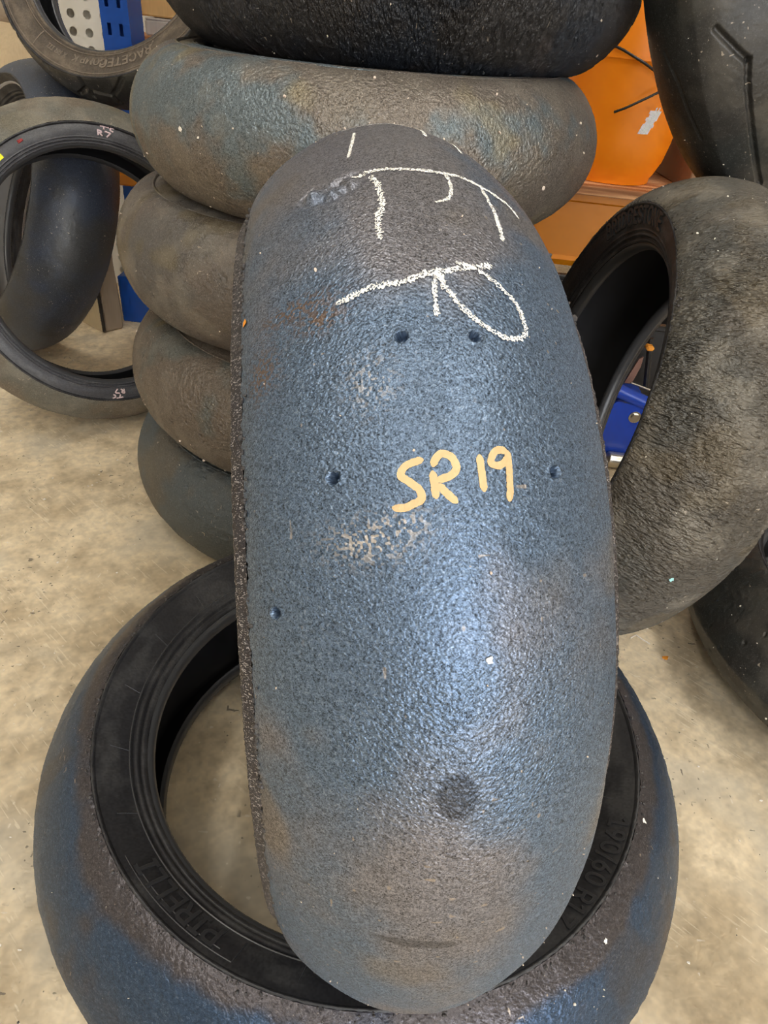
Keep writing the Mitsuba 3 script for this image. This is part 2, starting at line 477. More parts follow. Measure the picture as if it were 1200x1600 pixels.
M = {
    'floor_concrete': principled(floor_color, 0.62, 0.0, 0.4, floor_bump, 1.0),
    'wall_paint': principled((0.62, 0.60, 0.56), 0.8),
    'ceiling_paint': principled((0.70, 0.70, 0.68), 0.8),
    'sidewall_black': principled(dusty((0.022, 0.022, 0.025), (0.06, 0.06, 0.062), 0.6), 0.42, 0.0, 0.45),
    'sidewall_front': principled(dusty((0.06, 0.06, 0.067), (0.11, 0.11, 0.115), 0.6), 0.4, 0.0, 0.45),
    'sidewall_brown': principled(dusty((0.075, 0.060, 0.047), (0.15, 0.12, 0.09), 0.8), 0.6, 0.0, 0.35),
    'bead_rubber': principled((0.045, 0.046, 0.050), 0.3, 0.0, 0.5),
    'inner_rubber': principled((0.016, 0.016, 0.018), 0.6, 0.0, 0.3),
    'tread_edge': principled(lambda p, n, uv: mix((0.030, 0.027, 0.030), (0.36, 0.33, 0.33), smoothstep(0.55, 0.85, noise(uv.x * 1600, uv.y * 1400, 4) * 0.5 + noise(uv.x * 2900, uv.y * 2600, 5) * 0.5)), 0.45, 0.15, 0.4,
                             lambda p, n, uv: noise(uv.x * 420, uv.y * 420, 2) + 0.7 * noise(uv.x * 1000, uv.y * 1000, 3), 0.0006),
    'crumb_rubber': principled((0.05, 0.046, 0.046), 0.55),
    'letter_rubber': principled((0.034, 0.034, 0.037), 0.35, 0.0, 0.5),
    'letter_dusty': principled((0.16, 0.13, 0.10), 0.6),
    'chalk': principled((0.86, 0.84, 0.78), 0.9, 0.0, 0.2),
    'chalk_pink': principled((0.62, 0.50, 0.52), 0.9, 0.0, 0.2),
    'gold_paint': principled((0.70, 0.46, 0.24), 0.45, 0.15, 0.5),
    'yellow_paper': principled((0.85, 0.83, 0.02), 0.6),
    'red_paint': principled((0.30, 0.03, 0.03), 0.6),
    'orange_plastic': principled((0.90, 0.25, 0.008), 0.35, 0.0, 0.5),
    'orange_steel': principled((0.52, 0.17, 0.004), 0.4, 0.0, 0.5),
    'blue_steel': principled((0.010, 0.075, 0.36), 0.38, 0.0, 0.5),
    'jack_blue': principled((0.012, 0.05, 0.36), 0.3, 0.0, 0.5),
    'white_steel': principled((0.72, 0.69, 0.62), 0.45),
    'steel': principled((0.62, 0.58, 0.50), 0.28, 1.0),
    'black_plastic': principled((0.015, 0.013, 0.012), 0.4),
    'white_paper': principled(lambda p, n, uv: mix((0.86, 0.85, 0.87), (0.30, 0.28, 0.30), smoothstep(0.62, 0.7, noise(uv.x * 900, uv.y * 40, 1))), 0.7),
    'print_black': principled((0.05, 0.05, 0.055), 0.7),
    'cardboard': principled(cardboard_color((0.66, 0.40, 0.17)), 0.85, 0.0, 0.2),
    'cardboard_dark': principled(cardboard_color((0.24, 0.145, 0.085)), 0.85, 0.0, 0.2),
    'cardboard_light': principled(cardboard_color((0.50, 0.40, 0.25)), 0.85, 0.0, 0.2),
    'pale_board': principled(cardboard_color((0.50, 0.45, 0.41)), 0.85, 0.0, 0.2),
    'canvas': principled(cardboard_color((0.30, 0.24, 0.18)), 0.9, 0.0, 0.2),
    'beige_cloth': principled(cardboard_color((0.58, 0.46, 0.30)), 0.9, 0.0, 0.2),
    'wood': principled(wood_color, 0.65, 0.0, 0.3),
    'rust_brown': principled((0.20, 0.10, 0.07), 0.7),
    'grit_tan': principled((0.62, 0.52, 0.44), 0.8),
    'lint_white': principled((0.75, 0.70, 0.62), 0.8),
    'flake_orange': principled((0.80, 0.30, 0.03), 0.7),
    'flake_cyan': principled((0.35, 0.70, 0.72), 0.6),
    # treads
    'tread_blue': tread_material((0.205, 0.202, 0.225), (0.126, 0.178, 0.262), (0.225, 0.195, 0.165), 0.36, 0.62, 1100, 0.00036, metal=0.75, rough=0.42, seed=1.0, speck=0.75, cf=950.0, marks=main_marks,
                                 band=lambda u, v: 0.13 * dr.exp(-dr.square((u / MAIN_R - 2.40) / 0.32)) + 0.05 * smoothstep(-0.02, 0.06, v) + 0.16 * smoothstep(0.012, 0.055, dr.abs(v)) - 0.12),
    'tread_dark_blue': tread_material((0.090, 0.082, 0.088), (0.054, 0.086, 0.145), (0.08, 0.08, 0.09), 0.34, 0.56, 480, 0.0004, metal=0.74, rough=0.38, seed=2.0, stretch=0.6, speck=0.4, cf=700.0,
                                      band=lambda u, v: 0.14 - 0.42 * smoothstep(0.078, 0.112, v) - 0.16 * smoothstep(0.0, -0.06, v)),
    'tread_taupe': tread_material((0.098, 0.086, 0.070), (0.088, 0.083, 0.072), (0.125, 0.10, 0.065), 0.40, 0.60, 170, 0.0040, metal=0.25, rough=0.42, seed=3.0, stretch=2.6, speck=0.5, dust=0.35),
    'tread_rainbow': tread_material((0.165, 0.142, 0.122), (0.128, 0.156, 0.172), (0.22, 0.185, 0.11), 0.55, 0.70, 380, 0.0010, metal=0.5, rough=0.40, seed=4.0, speck=0.6, dust=0.2,
                                    band=lambda u, v: 0.13 * dr.exp(-dr.square((v - 0.045) / 0.028)) - 0.05),
    'tread_brown': tread_material((0.120, 0.100, 0.086), (0.105, 0.096, 0.088), (0.12, 0.095, 0.05), 0.44, 0.62, 300, 0.0014, metal=0.2, rough=0.46, seed=5.0, speck=0.45, dust=0.25),
    'tread_olive': tread_material((0.115, 0.092, 0.072), (0.090, 0.092, 0.082), (0.16, 0.115, 0.04), 0.46, 0.62, 320, 0.0014, metal=0.25, rough=0.46, seed=6.0, speck=0.5, dust=0.15),
    'tread_slate': tread_material((0.090, 0.082, 0.068), (0.070, 0.082, 0.088), (0.09, 0.075, 0.04), 0.36, 0.58, 300, 0.0012, metal=0.25, rough=0.46, seed=7.0, speck=0.4),
    'tread_black': tread_material((0.030, 0.028, 0.028), (0.022, 0.026, 0.034), (0.07, 0.055, 0.05), 0.40, 0.60, 170, 0.0040, metal=0.2, rough=0.40, seed=8.0, stretch=2.8, speck=0.5),
    'liner_ribbed': principled((0.34, 0.32, 0.30), 0.6, 0.0, 0.3, lambda p, n, uv: 0.5 + 0.5 * dr.sin(uv.x * 1100), 0.0008),
    'tread_road': tread_material((0.034, 0.032, 0.029), (0.030, 0.032, 0.030), (0.06, 0.055, 0.05), 0.40, 0.60, 200, 0.0003, metal=0.1, rough=0.4, seed=9.0, speck=0.25, dust=0.1),
    'tread_navy': tread_material((0.070, 0.070, 0.070), (0.060, 0.072, 0.100), (0.05, 0.05, 0.05), 0.34, 0.58, 180, 0.0003, metal=0.25, rough=0.42, seed=10.0, speck=0.25),
    'tread_front': tread_material((0.15, 0.125, 0.095), (0.13, 0.125, 0.105), (0.15, 0.13, 0.09), 0.40, 0.60, 230, 0.0005, metal=0.05, rough=0.62, seed=11.0, speck=0.4, dust=0.3),
}
scene.update(M)
# ------------------------------------------------------------------ the room
def struct(key, mesh, mat, smooth=False):
    put(key, mesh, mat, smooth)
    tag(key, kind='structure')


struct('floor', trimesh.creation.box((9.0, 9.0, 0.1), trimesh.transformations.translation_matrix((0.3, 0.0, -0.05))), 'floor_concrete')
struct('wall_back', trimesh.creation.box((9.0, 0.12, 3.6), trimesh.transformations.translation_matrix((0.3, 3.4, 1.8))), 'wall_paint')
struct('wall_left', trimesh.creation.box((0.12, 7.0, 3.6), trimesh.transformations.translation_matrix((-3.2, 0.0, 1.8))), 'wall_paint')
struct('wall_right', trimesh.creation.box((0.12, 7.0, 3.6), trimesh.transformations.translation_matrix((4.2, 0.0, 1.8))), 'wall_paint')
# the front wall has one wide door opening, open to the daylight, to the right behind the camera
_wf = [trimesh.creation.box((9.0, 0.12, 3.6 - DOOR_TOP), trimesh.transformations.translation_matrix((0.3, -3.4, (3.6 + DOOR_TOP) / 2)))]
for _a, _b in ((-4.2, DOOR_X0), (DOOR_X1, 4.8)):
    _wf.append(trimesh.creation.box((_b - _a, 0.12, DOOR_TOP), trimesh.transformations.translation_matrix(((_a + _b) / 2, -3.4, DOOR_TOP / 2))))
struct('wall_front', trimesh.util.concatenate(_wf), 'wall_paint')
struct('ceiling', trimesh.creation.box((9.0, 7.0, 0.1), trimesh.transformations.translation_matrix((0.3, 0.0, 3.65))), 'ceiling_paint')


def ceiling_lamp(x, y, ln, w, where):
    k = key_of('ceiling_lamp')
    put(f'{k}__housing', rbox(w + 0.05, ln + 0.05, 0.06, 0.01, (x, y, 3.57)), 'white_steel')
    d = mikit.ply(trimesh.Trimesh([[x - w / 2, y - ln / 2, 3.535], [x + w / 2, y - ln / 2, 3.535], [x + w / 2, y + ln / 2, 3.535], [x - w / 2, y + ln / 2, 3.535]], [[0, 2, 1], [0, 3, 2]], process=False), 'white_steel')
    d['emitter'] = {'type': 'area', 'radiance': {'type': 'rgb', 'value': [LAMP * 1.0, LAMP * 0.97, LAMP * 0.90]}}
    scene[f'{k}__diffuser'] = d
    tag(k, f'long white ceiling light {where}', 'lamp', 'ceiling lights')


for x, y, s_ in ((-1.3, 0.3, 'left of the tyres'), (1.3, 0.3, 'right of the tyres'), (-1.3, -1.9, 'on the left behind the viewer'), (1.3, -1.9, 'on the right near the door')):
    ceiling_lamp(x, y, 1.5, 0.35, s_)

# ------------------------------------------------------------------ tyres
UP = math.pi / 2
main = Tyre((-0.0015, 0.4292, 0.373), 0, 0, 0.3111, 0.084, 0.2565, 1.56, 0.060, 0.214, F=rotz(0.1849) @ roty(-0.0588))
base = Tyre((0.0094, 0.4300, 0.0897), 0, UP, 0.3275, 0.0897, 0.2633, 1.4623, 0.0594, 0.2141)
st5 = Tyre((-0.1315, 1.0454, 0.0860), 0, UP, 0.3125, 0.0860, 0.2623, 1.5315, 0.083, 0.215)
st4 = Tyre((-0.1124, 1.0425, 0.2600), 0, UP - 0.01, 0.3145, 0.0815, 0.2541, 1.79, 0.083, 0.215)
st3 = Tyre((-0.1293, 1.0870, 0.4296), 0, UP + 0.008, 0.3143, 0.0825, 0.2565, 1.783, 0.083, 0.215)
st2 = Tyre((-0.0836, 1.0786, 0.5982), 0, UP + 0.011, 0.3162, 0.0822, 0.2513, 1.6993, 0.078, 0.215)
st1 = Tyre((-0.0608, 1.1550, 0.7590), 0, UP + 0.015, 0.3197, 0.0815, 0.2465, 1.5159, 0.060, 0.213)
hoop = Tyre((0.316, 0.8616, 0.3071), 0.0098, -0.2089, 0.3134, 0.0898, 0.258, 1.4965, 0.0686, 0.2111)
low = Tyre((0.7668, 0.715, 0.0898), 0, UP, 0.3147, 0.0838, 0.2420, 1.35, 0.052, 0.2207)
thin = Tyre((-0.6024, 1.2848, 0.2789), -0.9021, 0.3002, 0.2914, 0.0769, 0.2411, 1.3631, 0.0729, 0.2028)
_k = 0.868
wheel = Tyre((-0.6686 * _k, 1.8023 * _k, CAM_H + (0.7682 - CAM_H) * _k), -1.839, 0.5253, 0.2959 * _k, 0.0638 * _k, 0.2775 * _k, 1.3859, 0.0467 * _k, 0.2118 * _k)
navy = Tyre((-0.8720, 1.5690, 0.2918), 0.7621, -0.4027, 0.3119, 0.0861, 0.2519, 1.5716, 0.040, 0.218)
road = Tyre((0.4530, 1.1600, 0.8430), -0.722, 0.3465, 0.3348, 0.0893, 0.2526, 1.3659, 0.060, 0.205)

# marks on the treads, as (angle round the tyre, distance from its centre line in metres)
CHALK = {'line0': [(1.4666, -0.0268), (1.4834, -0.0137), (1.5023, -0.0019), (1.4708, 0.0154)], 'line1': [(1.5546, -0.0209), (1.6363, -0.0243), (1.7076, -0.0281)], 'line2': [(1.4771, 0.0209), (1.6007, 0.0179)], 'line3': [(1.5148, 0.0386), (1.6342, 0.0378)], 'bar': [(1.7935, -0.0281), (1.7851, -0.0213), (1.7851, -0.012), (1.7914, 0.0011), (1.7914, 0.0141), (1.7893, 0.0259), (1.7935, 0.0365), (1.7935, 0.0462), (1.7977, 0.0551), (1.8228, 0.061)], 'legl': [(1.7977, -0.0192), (1.8354, -0.0167), (1.8815, -0.0162), (1.9192, -0.0188), (1.9422, -0.0196), (1.9674, -0.0192)], 'hook': [(1.7914, 0.0179), (1.8207, 0.0192), (1.8563, 0.0175), (1.8794, 0.0137), (1.8877, 0.0082)], 'legr': [(1.7935, 0.0378), (1.8375, 0.0394), (1.871, 0.0411), (1.9087, 0.0407), (1.9422, 0.0403)], 'arrow': [(2.0658, -0.042), (2.0575, -0.0323), (2.0533, -0.0251), (2.0554, -0.0158), (2.0449, -0.0032), (2.0344, 0.0091), (2.0239, 0.0192), (2.0093, 0.0302)], 'tick': [(2.0197, 0.0112), (2.0218, 0.0179), (2.026, 0.0213)], 'loop': [(2.0386, 0.0027), (2.0658, 0.0053), (2.0931, 0.0099), (2.1161, 0.0162), (2.1329, 0.0243), (2.1392, 0.0306), (2.135, 0.0361), (2.1161, 0.0416), (2.0931, 0.0411), (2.0679, 0.0382), (2.0491, 0.0327), (2.0344, 0.0264), (2.026, 0.0221)], 'stem': [(2.0407, 0.0023), (2.0763, 0.0002), (2.1161, -0.0002)], 'stem2': [(2.0428, 0.0044), (2.0721, 0.0036)]}
GOLD = {'S': [(2.3131, -0.0112), (2.3151, -0.015), (2.3214, -0.0192), (2.3298, -0.0205), (2.3403, -0.0171), (2.3529, -0.0133), (2.3612, -0.0129), (2.3675, -0.0162), (2.3717, -0.0205), (2.3696, -0.0247)], 'R1': [(2.3277, -0.0082), (2.3445, -0.0078), (2.3633, -0.0074)], 'R2': [(2.3235, -0.0078), (2.3131, -0.0065), (2.3068, -0.004), (2.3131, -0.0002), (2.3256, 0.0011), (2.334, -0.0006), (2.3382, -0.004), (2.3403, -0.007)], 'R3': [(2.3445, -0.0065), (2.3591, -0.0027), (2.3696, 0.0006)], 'one': [(2.3089, 0.0108), (2.334, 0.0112), (2.357, 0.0116)], 'n1': [(2.3047, 0.0234), (2.3026, 0.0196), (2.311, 0.0162), (2.3193, 0.0154), (2.3235, 0.0184), (2.3193, 0.0213), (2.3089, 0.0234)], 'n2': [(2.3026, 0.0234), (2.3277, 0.0234), (2.3529, 0.023), (2.3696, 0.0221)]}
PITS = [(2.3235, -0.0479), (2.3277, 0.047), (2.5058, -0.0795), (2.1413, -0.0154), (2.1433, 0.015)]
LUMP = [(1.7935, -0.0487), (1.8081, -0.0386), (1.7977, -0.0302)]
SCUFF = [(2.4073, 0.0255), (2.4744, 0.0475), (2.5519, 0.0745)]
STAINS = [(2.7069, -0.004), (2.7488, -0.0032), (3.0317, -0.0352), (3.0107, -0.004), (2.4136, -0.0348), (2.0302, -0.066), (2.1245, -0.0875)]
ROAD = {'a': [(3.4789, 0.0193), (3.5354, 0.0314), (3.613, 0.0469)], 'b': [(3.6088, 0.0474), (3.6821, 0.0434), (3.7952, 0.0404), (3.9272, 0.0364), (4.1179, 0.0284)], 'c': [(3.5103, -0.054), (3.615, -0.0349), (3.7303, -0.0264), (3.8246, -0.0178)]}
WHEEL = {'a': [(4.6786, 0.0562), (4.6807, 0.0354)], 'b': [(4.6807, 0.0354), (4.5487, 0.0099)], 'c': [(4.6996, 0.0319), (4.8672, 0.0205), (5.0285, 0.0537)], 'd': [(4.8672, 0.0205), (4.8588, -0.0041)], 'e': [(4.6996, 0.0319), (4.6786, 0.0111)], 'f': [(4.3644, 0.0513), (4.3371, 0.0541)]}


def main_disp(P, S):
    d = np.zeros(P.shape)
    for q in PITS:
        d += pit(P, S, main, q, 0.0024, 0.0050)
    for i, q in enumerate(LUMP):
        e = np.hypot((P - main.unwrap(q[0])) * main.R, S - q[1])
        d += (0.0026, 0.0014, 0.001)[i] * np.exp(-(e / (0.004, 0.003, 0.003)[i]) ** 2) - 0.0012 * np.exp(-((e - 0.007) / 0.002) ** 2)
    d += groove(P, S, main, SCUFF, 0.011, 0.0004)
    d += 0.00016 * (meshkit.noise(np.stack([P * main.R * 700, S * 700, P * 0], -1), 4) - 0.5) * (0.5 + meshkit.noise(np.stack([P * 6, S * 30, P * 0], -1), 9))
    return d


def flaky(t, amp, fu, fs, seed, thr=0.5):
    """Torn, scaly wear: raised flakes with a sharp downstream side."""
    def f(P, S):
        a = meshkit.noise(np.stack([P * t.R * fu + 3 * meshkit.noise(np.stack([P * 30, S * 60, P * 0], -1), seed), S * fs, P * 0], -1), seed + 1)
        m = np.clip(2.2 * meshkit.fbm(np.stack([P * 4, S * 14, P * 0 + seed], -1), 3, seed + 2) - 0.6, 0, 1)
        return amp * m * np.clip((a - thr) / 0.3, 0, 1)
    return f


def gouged(t, base, n, phi0, half, seed, smax=0.9, spots=(), rad=(0.0014, 0.0034)):
    """Another displacement with n small torn pits and short cuts strewn over the part of the tread that shows."""
    r = np.random.default_rng(seed)
    L = [(phi0 + r.uniform(-half, half), r.uniform(-smax, smax) * t.smax, r.uniform(*rad), r.uniform(0.3, 1.0), r.uniform(0, 3.14)) for _ in range(n)]
    L += [(a, b, 0.0028, 1.0, 0.0) for a, b in spots]

    def f(P, S):
        d = base(P, S) if base else np.zeros(P.shape)
        for a, b, w, e, q in L:
            du, ds = (P - t.unwrap(a)) * t.R, S - b
            x, y = du * math.cos(q) + ds * math.sin(q), (ds * math.cos(q) - du * math.sin(q)) / e
            k = np.hypot(x, y) / w
            d = d - 0.6 * w * np.exp(-k ** 4) + 0.12 * w * np.exp(-((k - 1.5) / 0.35) ** 2)
        return d
    return f


def road_disp(P, S):
    return groove(P, S, road, ROAD['a'], 0.0042, 0.004) + groove(P, S, road, ROAD['b'], 0.0040, 0.004) + groove(P, S, road, ROAD['c'], 0.0028, 0.002)


def wheel_disp(P, S):
    d = np.zeros(P.shape)
    for off in (0, -1.05, 1.05, 2.1):
        for k, L in WHEEL.items():
            d = np.minimum(d, groove(P, S, wheel, [(a + off, b) for a, b in L], 0.006, 0.005))
    return d


build_tyre('motorcycle_tyre', main, 'tread_blue', 'blue grey worn slick tyre standing upright in front, chalked and marked SR 19 in gold', step=0.006, front=(2.38, 1.2, 0.0009), disp=main_disp, lip_crumbs=900, seed=1, edge_w=0.0100, edge_out=0.0080, edge_mat='tread_edge')
MAIN = 'motorcycle_tyre'
build_tyre('motorcycle_tyre', base, 'tread_dark_blue', 'dark blue slick tyre lying flat on the floor under the tyre marked SR 19', step=0.0036, edge_w=0.004, disp=flaky(base, 0.0007, 160, 320, 21), lip_crumbs=700, n_side=260, seed=2)
BASE = 'motorcycle_tyre_001'
build_tyre('motorcycle_tyre', st5, 'tread_slate', side_mat='tread_slate', edge_mat='tread_slate', edge_disp=0.0003, label='dull slate grey slick tyre at the bottom of the stack, resting on the floor', step=0.004, front=(4.3, 1.1, 0.0023), disp=gouged(st5, flaky(st5, 0.0007, 160, 260, 25), 70, 4.3, 0.9, 71), group='stacked slick tyres', seed=3)
build_tyre('motorcycle_tyre', st4, 'tread_olive', side_mat='tread_olive', edge_mat='tread_olive', edge_disp=0.0003, label='brown and ochre slick tyre, second from the bottom of the stack', step=0.004, front=(4.3, 1.1, 0.0023), disp=gouged(st4, flaky(st4, 0.0008, 160, 260, 24), 90, 4.3, 0.9, 72), group='stacked slick tyres', seed=4)
build_tyre('motorcycle_tyre', st3, 'tread_brown', side_mat='tread_brown', edge_mat='tread_brown', edge_disp=0.0003, label='grey brown slick tyre in the middle of the stack, third from the bottom', step=0.004, front=(4.3, 1.1, 0.0023), disp=gouged(st3, flaky(st3, 0.0006, 160, 260, 23), 60, 4.3, 0.9, 73), group='stacked slick tyres', seed=5)
build_tyre('motorcycle_tyre', st2, 'tread_rainbow', side_mat='tread_rainbow', edge_mat='tread_rainbow', edge_disp=0.0003, label='slick tyre with blue and gold heat sheen, second from the top of the stack', step=0.006, front=(4.71, 1.35, 0.0020), disp=gouged(st2, flaky(st2, 0.0005, 260, 160, 22), 40, 4.7, 1.2, 74, spots=((4.7009, 0.0637), (4.5249, 0.0457)), rad=(0.0010, 0.0022)), group='stacked slick tyres', seed=6)
build_tyre('motorcycle_tyre', st1, 'tread_black', 'black rough torn slick tyre on top of the stack, cut by the upper frame edge', step=0.006, front=(4.71, 1.1, 0.0020), disp=gouged(st1, flaky(st1, 0.0018, 300, 110, 31, 0.42), 20, 4.71, 1.0, 78, spots=((5.2372, -0.0298),)), group='stacked slick tyres', lip_crumbs=500, seed=7)
build_tyre('motorcycle_tyre', hoop, 'tread_taupe', 'taupe rough grained tyre standing at the right with its dark hole facing left', step=0.006, front=(2.45, 1.35, 0.0016), disp=gouged(hoop, flaky(hoop, 0.0015, 330, 150, 33, 0.40), 40, 2.5, 1.1, 77, rad=(0.001, 0.002)), lip_crumbs=1000, n_side=200, seed=8)
HOOP = 'motorcycle_tyre_007'
build_tyre('motorcycle_tyre', low, 'tread_road', 'black dusty tyre lying on the floor at the right edge beside the taupe tyre', step=0.006, front=(3.45, 0.7, 0.0018), disp=gouged(low, flaky(low, 0.0006, 140, 200, 29), 40, 3.5, 0.6, 76, spots=((3.4375, 0.0364),)), seed=9)
build_tyre('motorcycle_tyre', thin, 'tread_front', 'front tyre with taupe tread and black sidewall leaning at the left, hole facing out', step=0.004, front=(1.6, 1.0, 0.0023), disp=gouged(thin, flaky(thin, 0.0005, 120, 200, 35), 50, 1.6, 0.8, 75), n_side=220, seed=10, side_mat='sidewall_front')
THIN = 'motorcycle_tyre_009'
build_tyre('motorcycle_tyre', wheel, 'tread_road', 'dusty brown road tyre with tread grooves at the top left before the blue rack post', step=0.006, front=(4.71, 0.8, 0.0017), disp=wheel_disp, side_mat='sidewall_brown', n_side=260, seed=11)
WHEEL_KEY = 'motorcycle_tyre_010'
build_tyre('motorcycle_tyre', navy, 'tread_navy', 'smooth navy black slick tyre seen through the hole of the front tyre', step=0.004, seed=12, liner='liner_ribbed')
build_tyre('motorcycle_tyre', road, 'tread_road', 'large black road tyre with a bent groove at the top right above the taupe tyre', step=0.005, front=(3.95, 0.75, 0.0015), disp=road_disp, seed=13)


# ------------------------------------------------------------------ marks on the tyres
W = {'line0': 0.0014, 'bar': 0.0032, 'arrow': 0.0034, 'loop': 0.0030, 'legl': 0.0034, 'legr': 0.0032, 'stem': 0.0024, 'stem2': 0.0022}
CH = [stroke(main, L, 0.85 * W.get(k, 0.0022), 0.0004, seed=i, rough=0.35, gaps=0.28) for i, (k, L) in enumerate(CHALK.items())]
put(f'{MAIN}__tread__chalk_mark', trimesh.util.concatenate(CH), 'chalk', True, main.M)
tag(f'{MAIN}__tread__chalk_mark', 'white chalk lines, arrow and loop drawn across the upper tread')
GO = [stroke(main, L, 0.0031, 0.0003, seed=40 + i, rough=0.05) for i, L in enumerate(GOLD.values())]
put(f'{MAIN}__tread__painted_number', trimesh.util.concatenate(GO), 'gold_paint', True, main.M)
tag(f'{MAIN}__tread__painted_number', 'handwritten gold paint marking SR 19')

put(f'{BASE}__sidewall_001__lettering', side_text(base, 1, 'PIRELLI', 4.13, 0.36, 0.017, True, 0.0022), 'letter_rubber', 25, base.M)
tag(f'{BASE}__sidewall_001__lettering', 'raised moulded brand lettering on the sidewall')
put(f'{BASE}__sidewall_001__lettering_001', side_text(base, 1, '190/60 R17', 5.67, 0.22, 0.015, True, 0.0022), 'letter_rubber', 25, base.M)
tag(f'{BASE}__sidewall_001__lettering_001', 'raised moulded size lettering on the sidewall')


def side_line(t, side, pts, radius=0.0006, h=0.0003):
    P = np.array(pts, float)
    n = max(4, int(np.abs(np.diff(P[:, 0])).sum() * 60))
    i = np.linspace(0, len(P) - 1, n)
    ph, k = np.interp(i, np.arange(len(P)), P[:, 0]), np.interp(i, np.arange(len(P)), P[:, 1])
    q = np.array([t.on_side(side, a, b, h) for a, b in zip(ph, k)])
    return tube(q, radius, 5)


lines = [side_line(base, 1, [(4.38, 0.12), (3.90, 0.12)]), side_line(base, 1, [(4.33, 0.22), (3.94, 0.22)]), side_line(base, 1, [(4.38, 0.12), (4.385, 0.55)])]
put(f'{BASE}__sidewall_001__logo_outline', trimesh.util.concatenate(lines), 'letter_rubber', 40, base.M)
ml = [side_line(base, 1, [(a, 0.64) for a in np.linspace(0, 2 * np.pi, 60)], 0.0007)]
for a in np.arange(0.1, 6.28, 0.28):
    ml.append(side_line(base, 1, [(a, 0.22 + 0.2 * ((a * 7) % 1)), (a + 0.01, 0.64)], 0.0004))
put(f'{BASE}__sidewall_001__mould_line', trimesh.util.concatenate(ml), 'bead_rubber', 40, base.M)
tag(f'{BASE}__sidewall_001__mould_line', 'thin raised moulding seams on the sidewall')
put(f'{HOOP}__sidewall__lettering', side_text(hoop, -1, 'BRIDGESTONE', 1.24, 0.24, 0.019, True, 0.0022), 'letter_rubber', 25, hoop.M)
tag(f'{HOOP}__sidewall__lettering', 'raised moulded brand lettering on the dark sidewall')
put(f'{WHEEL_KEY}__sidewall_001__lettering', side_text(wheel, 1, 'RACETEC', 5.08, 0.50, 0.017, True, 0.0012), 'letter_dusty', 25, wheel.M)
put(f'{WHEEL_KEY}__sidewall_001__lettering_001', side_text(wheel, 1, 'COMP K', 4.72, 0.55, 0.013, True, 0.0012), 'letter_dusty', 25, wheel.M)
put(f'{WHEEL_KEY}__sidewall_001__lettering_002', side_text(wheel, 1, 'X RR III', 4.38, 0.50, 0.009, True, 0.0012), 'letter_dusty', 25, wheel.M)
wl = [side_line(wheel, 1, [(a, 0.10) for a in np.linspace(3.6, 5.9, 40)], 0.0010), side_line(wheel, 1, [(a, 0.80) for a in np.linspace(3.6, 5.9, 40)], 0.0008),
      side_line(wheel, 1, [(4.16, 0.15), (4.14, 0.75)], 0.0012), side_line(wheel, 1, [(5.34, 0.15), (5.30, 0.45), (5.36, 0.75)], 0.0012)]
put(f'{WHEEL_KEY}__sidewall_001__mould_line', trimesh.util.concatenate(wl), 'letter_dusty', 40, wheel.M)


def side_stroke(t, side, pts, width):
    """Chalk or crayon on a sidewall through (phi, k)."""
    return side_line(t, side, pts, width, 0.0)


def scribble(key, t, side, phi, k, hgt, wid, strokes, mat, width=0.0014):
    ms = []
    for s in strokes:
        P = [(phi - side * (x - 0.5) * wid, k + (0.5 - y) * hgt) for x, y in s]
        P = np.array(P)
        n = 14
        i = np.linspace(0, len(P) - 1, n)
        q = np.array([t.on_side(side, np.interp(j, range(len(P)), P[:, 0]), np.interp(j, range(len(P)), P[:, 1]), 0.0004) for j in i])
        m = tube(q, width, 6)
        ms.append(m)
    put(key, trimesh.util.concatenate(ms), mat, 40, t.M)


TC_R7 = [[(0.25, 0.9), (0.75, 1.0)], [(0.5, 0.95), (0.45, 0.62)], [(1.05, 1.0), (0.85, 0.9), (0.82, 0.68), (1.0, 0.6)], [(0.1, 0.5), (0.12, 0.05)], [(0.1, 0.5), (0.3, 0.45), (0.3, 0.3), (0.12, 0.28)], [(0.18, 0.28), (0.36, 0.05)], [(0.5, 0.48), (0.85, 0.42), (0.62, 0.02)]]
scribble(f'{THIN}__sidewall_001__crayon_mark', thin, 1, 1.36, 0.24, 0.62, 0.125, TC_R7, 'chalk_pink')
tag(f'{THIN}__sidewall_001__crayon_mark', 'pale handwritten letters on the upper sidewall')
scribble(f'{THIN}__sidewall_001__crayon_mark_001', thin, 1, 4.585, 0.34, 0.62, 0.105, TC_R7, 'chalk_pink')
tag(f'{THIN}__sidewall_001__crayon_mark_001', 'pale handwritten letters on the lower sidewall')
scribble(f'{THIN}__sidewall_001__red_mark', thin, 1, 1.98, 0.24, 0.14, 0.05, [[(0.1, 0.2), (0.9, 0.4)], [(0.1, 0.8), (0.9, 0.7)]], 'red_paint')
tag(f'{THIN}__sidewall_001__red_mark', 'small smudged red mark')
# yellow sticker on the sidewall of the leaning front tyre
ph, kk = np.meshgrid(np.linspace(2.15, 2.52, 14), np.linspace(0.04, 0.46, 8), indexing='ij')
V = thin.on_side(1, ph, kk, 0.0012).reshape(-1, 3)
q = (np.arange(13)[:, None] * 8 + np.arange(7)).ravel()
put(f'{THIN}__sidewall_001__paper_sticker', trimesh.Trimesh(V, np.vstack([np.stack([q, q + 8, q + 9], 1), np.stack([q, q + 9, q + 1], 1)]), process=False), 'yellow_paper', True, thin.M)
tag(f'{THIN}__sidewall_001__paper_sticker', 'bright yellow sticker on the sidewall')


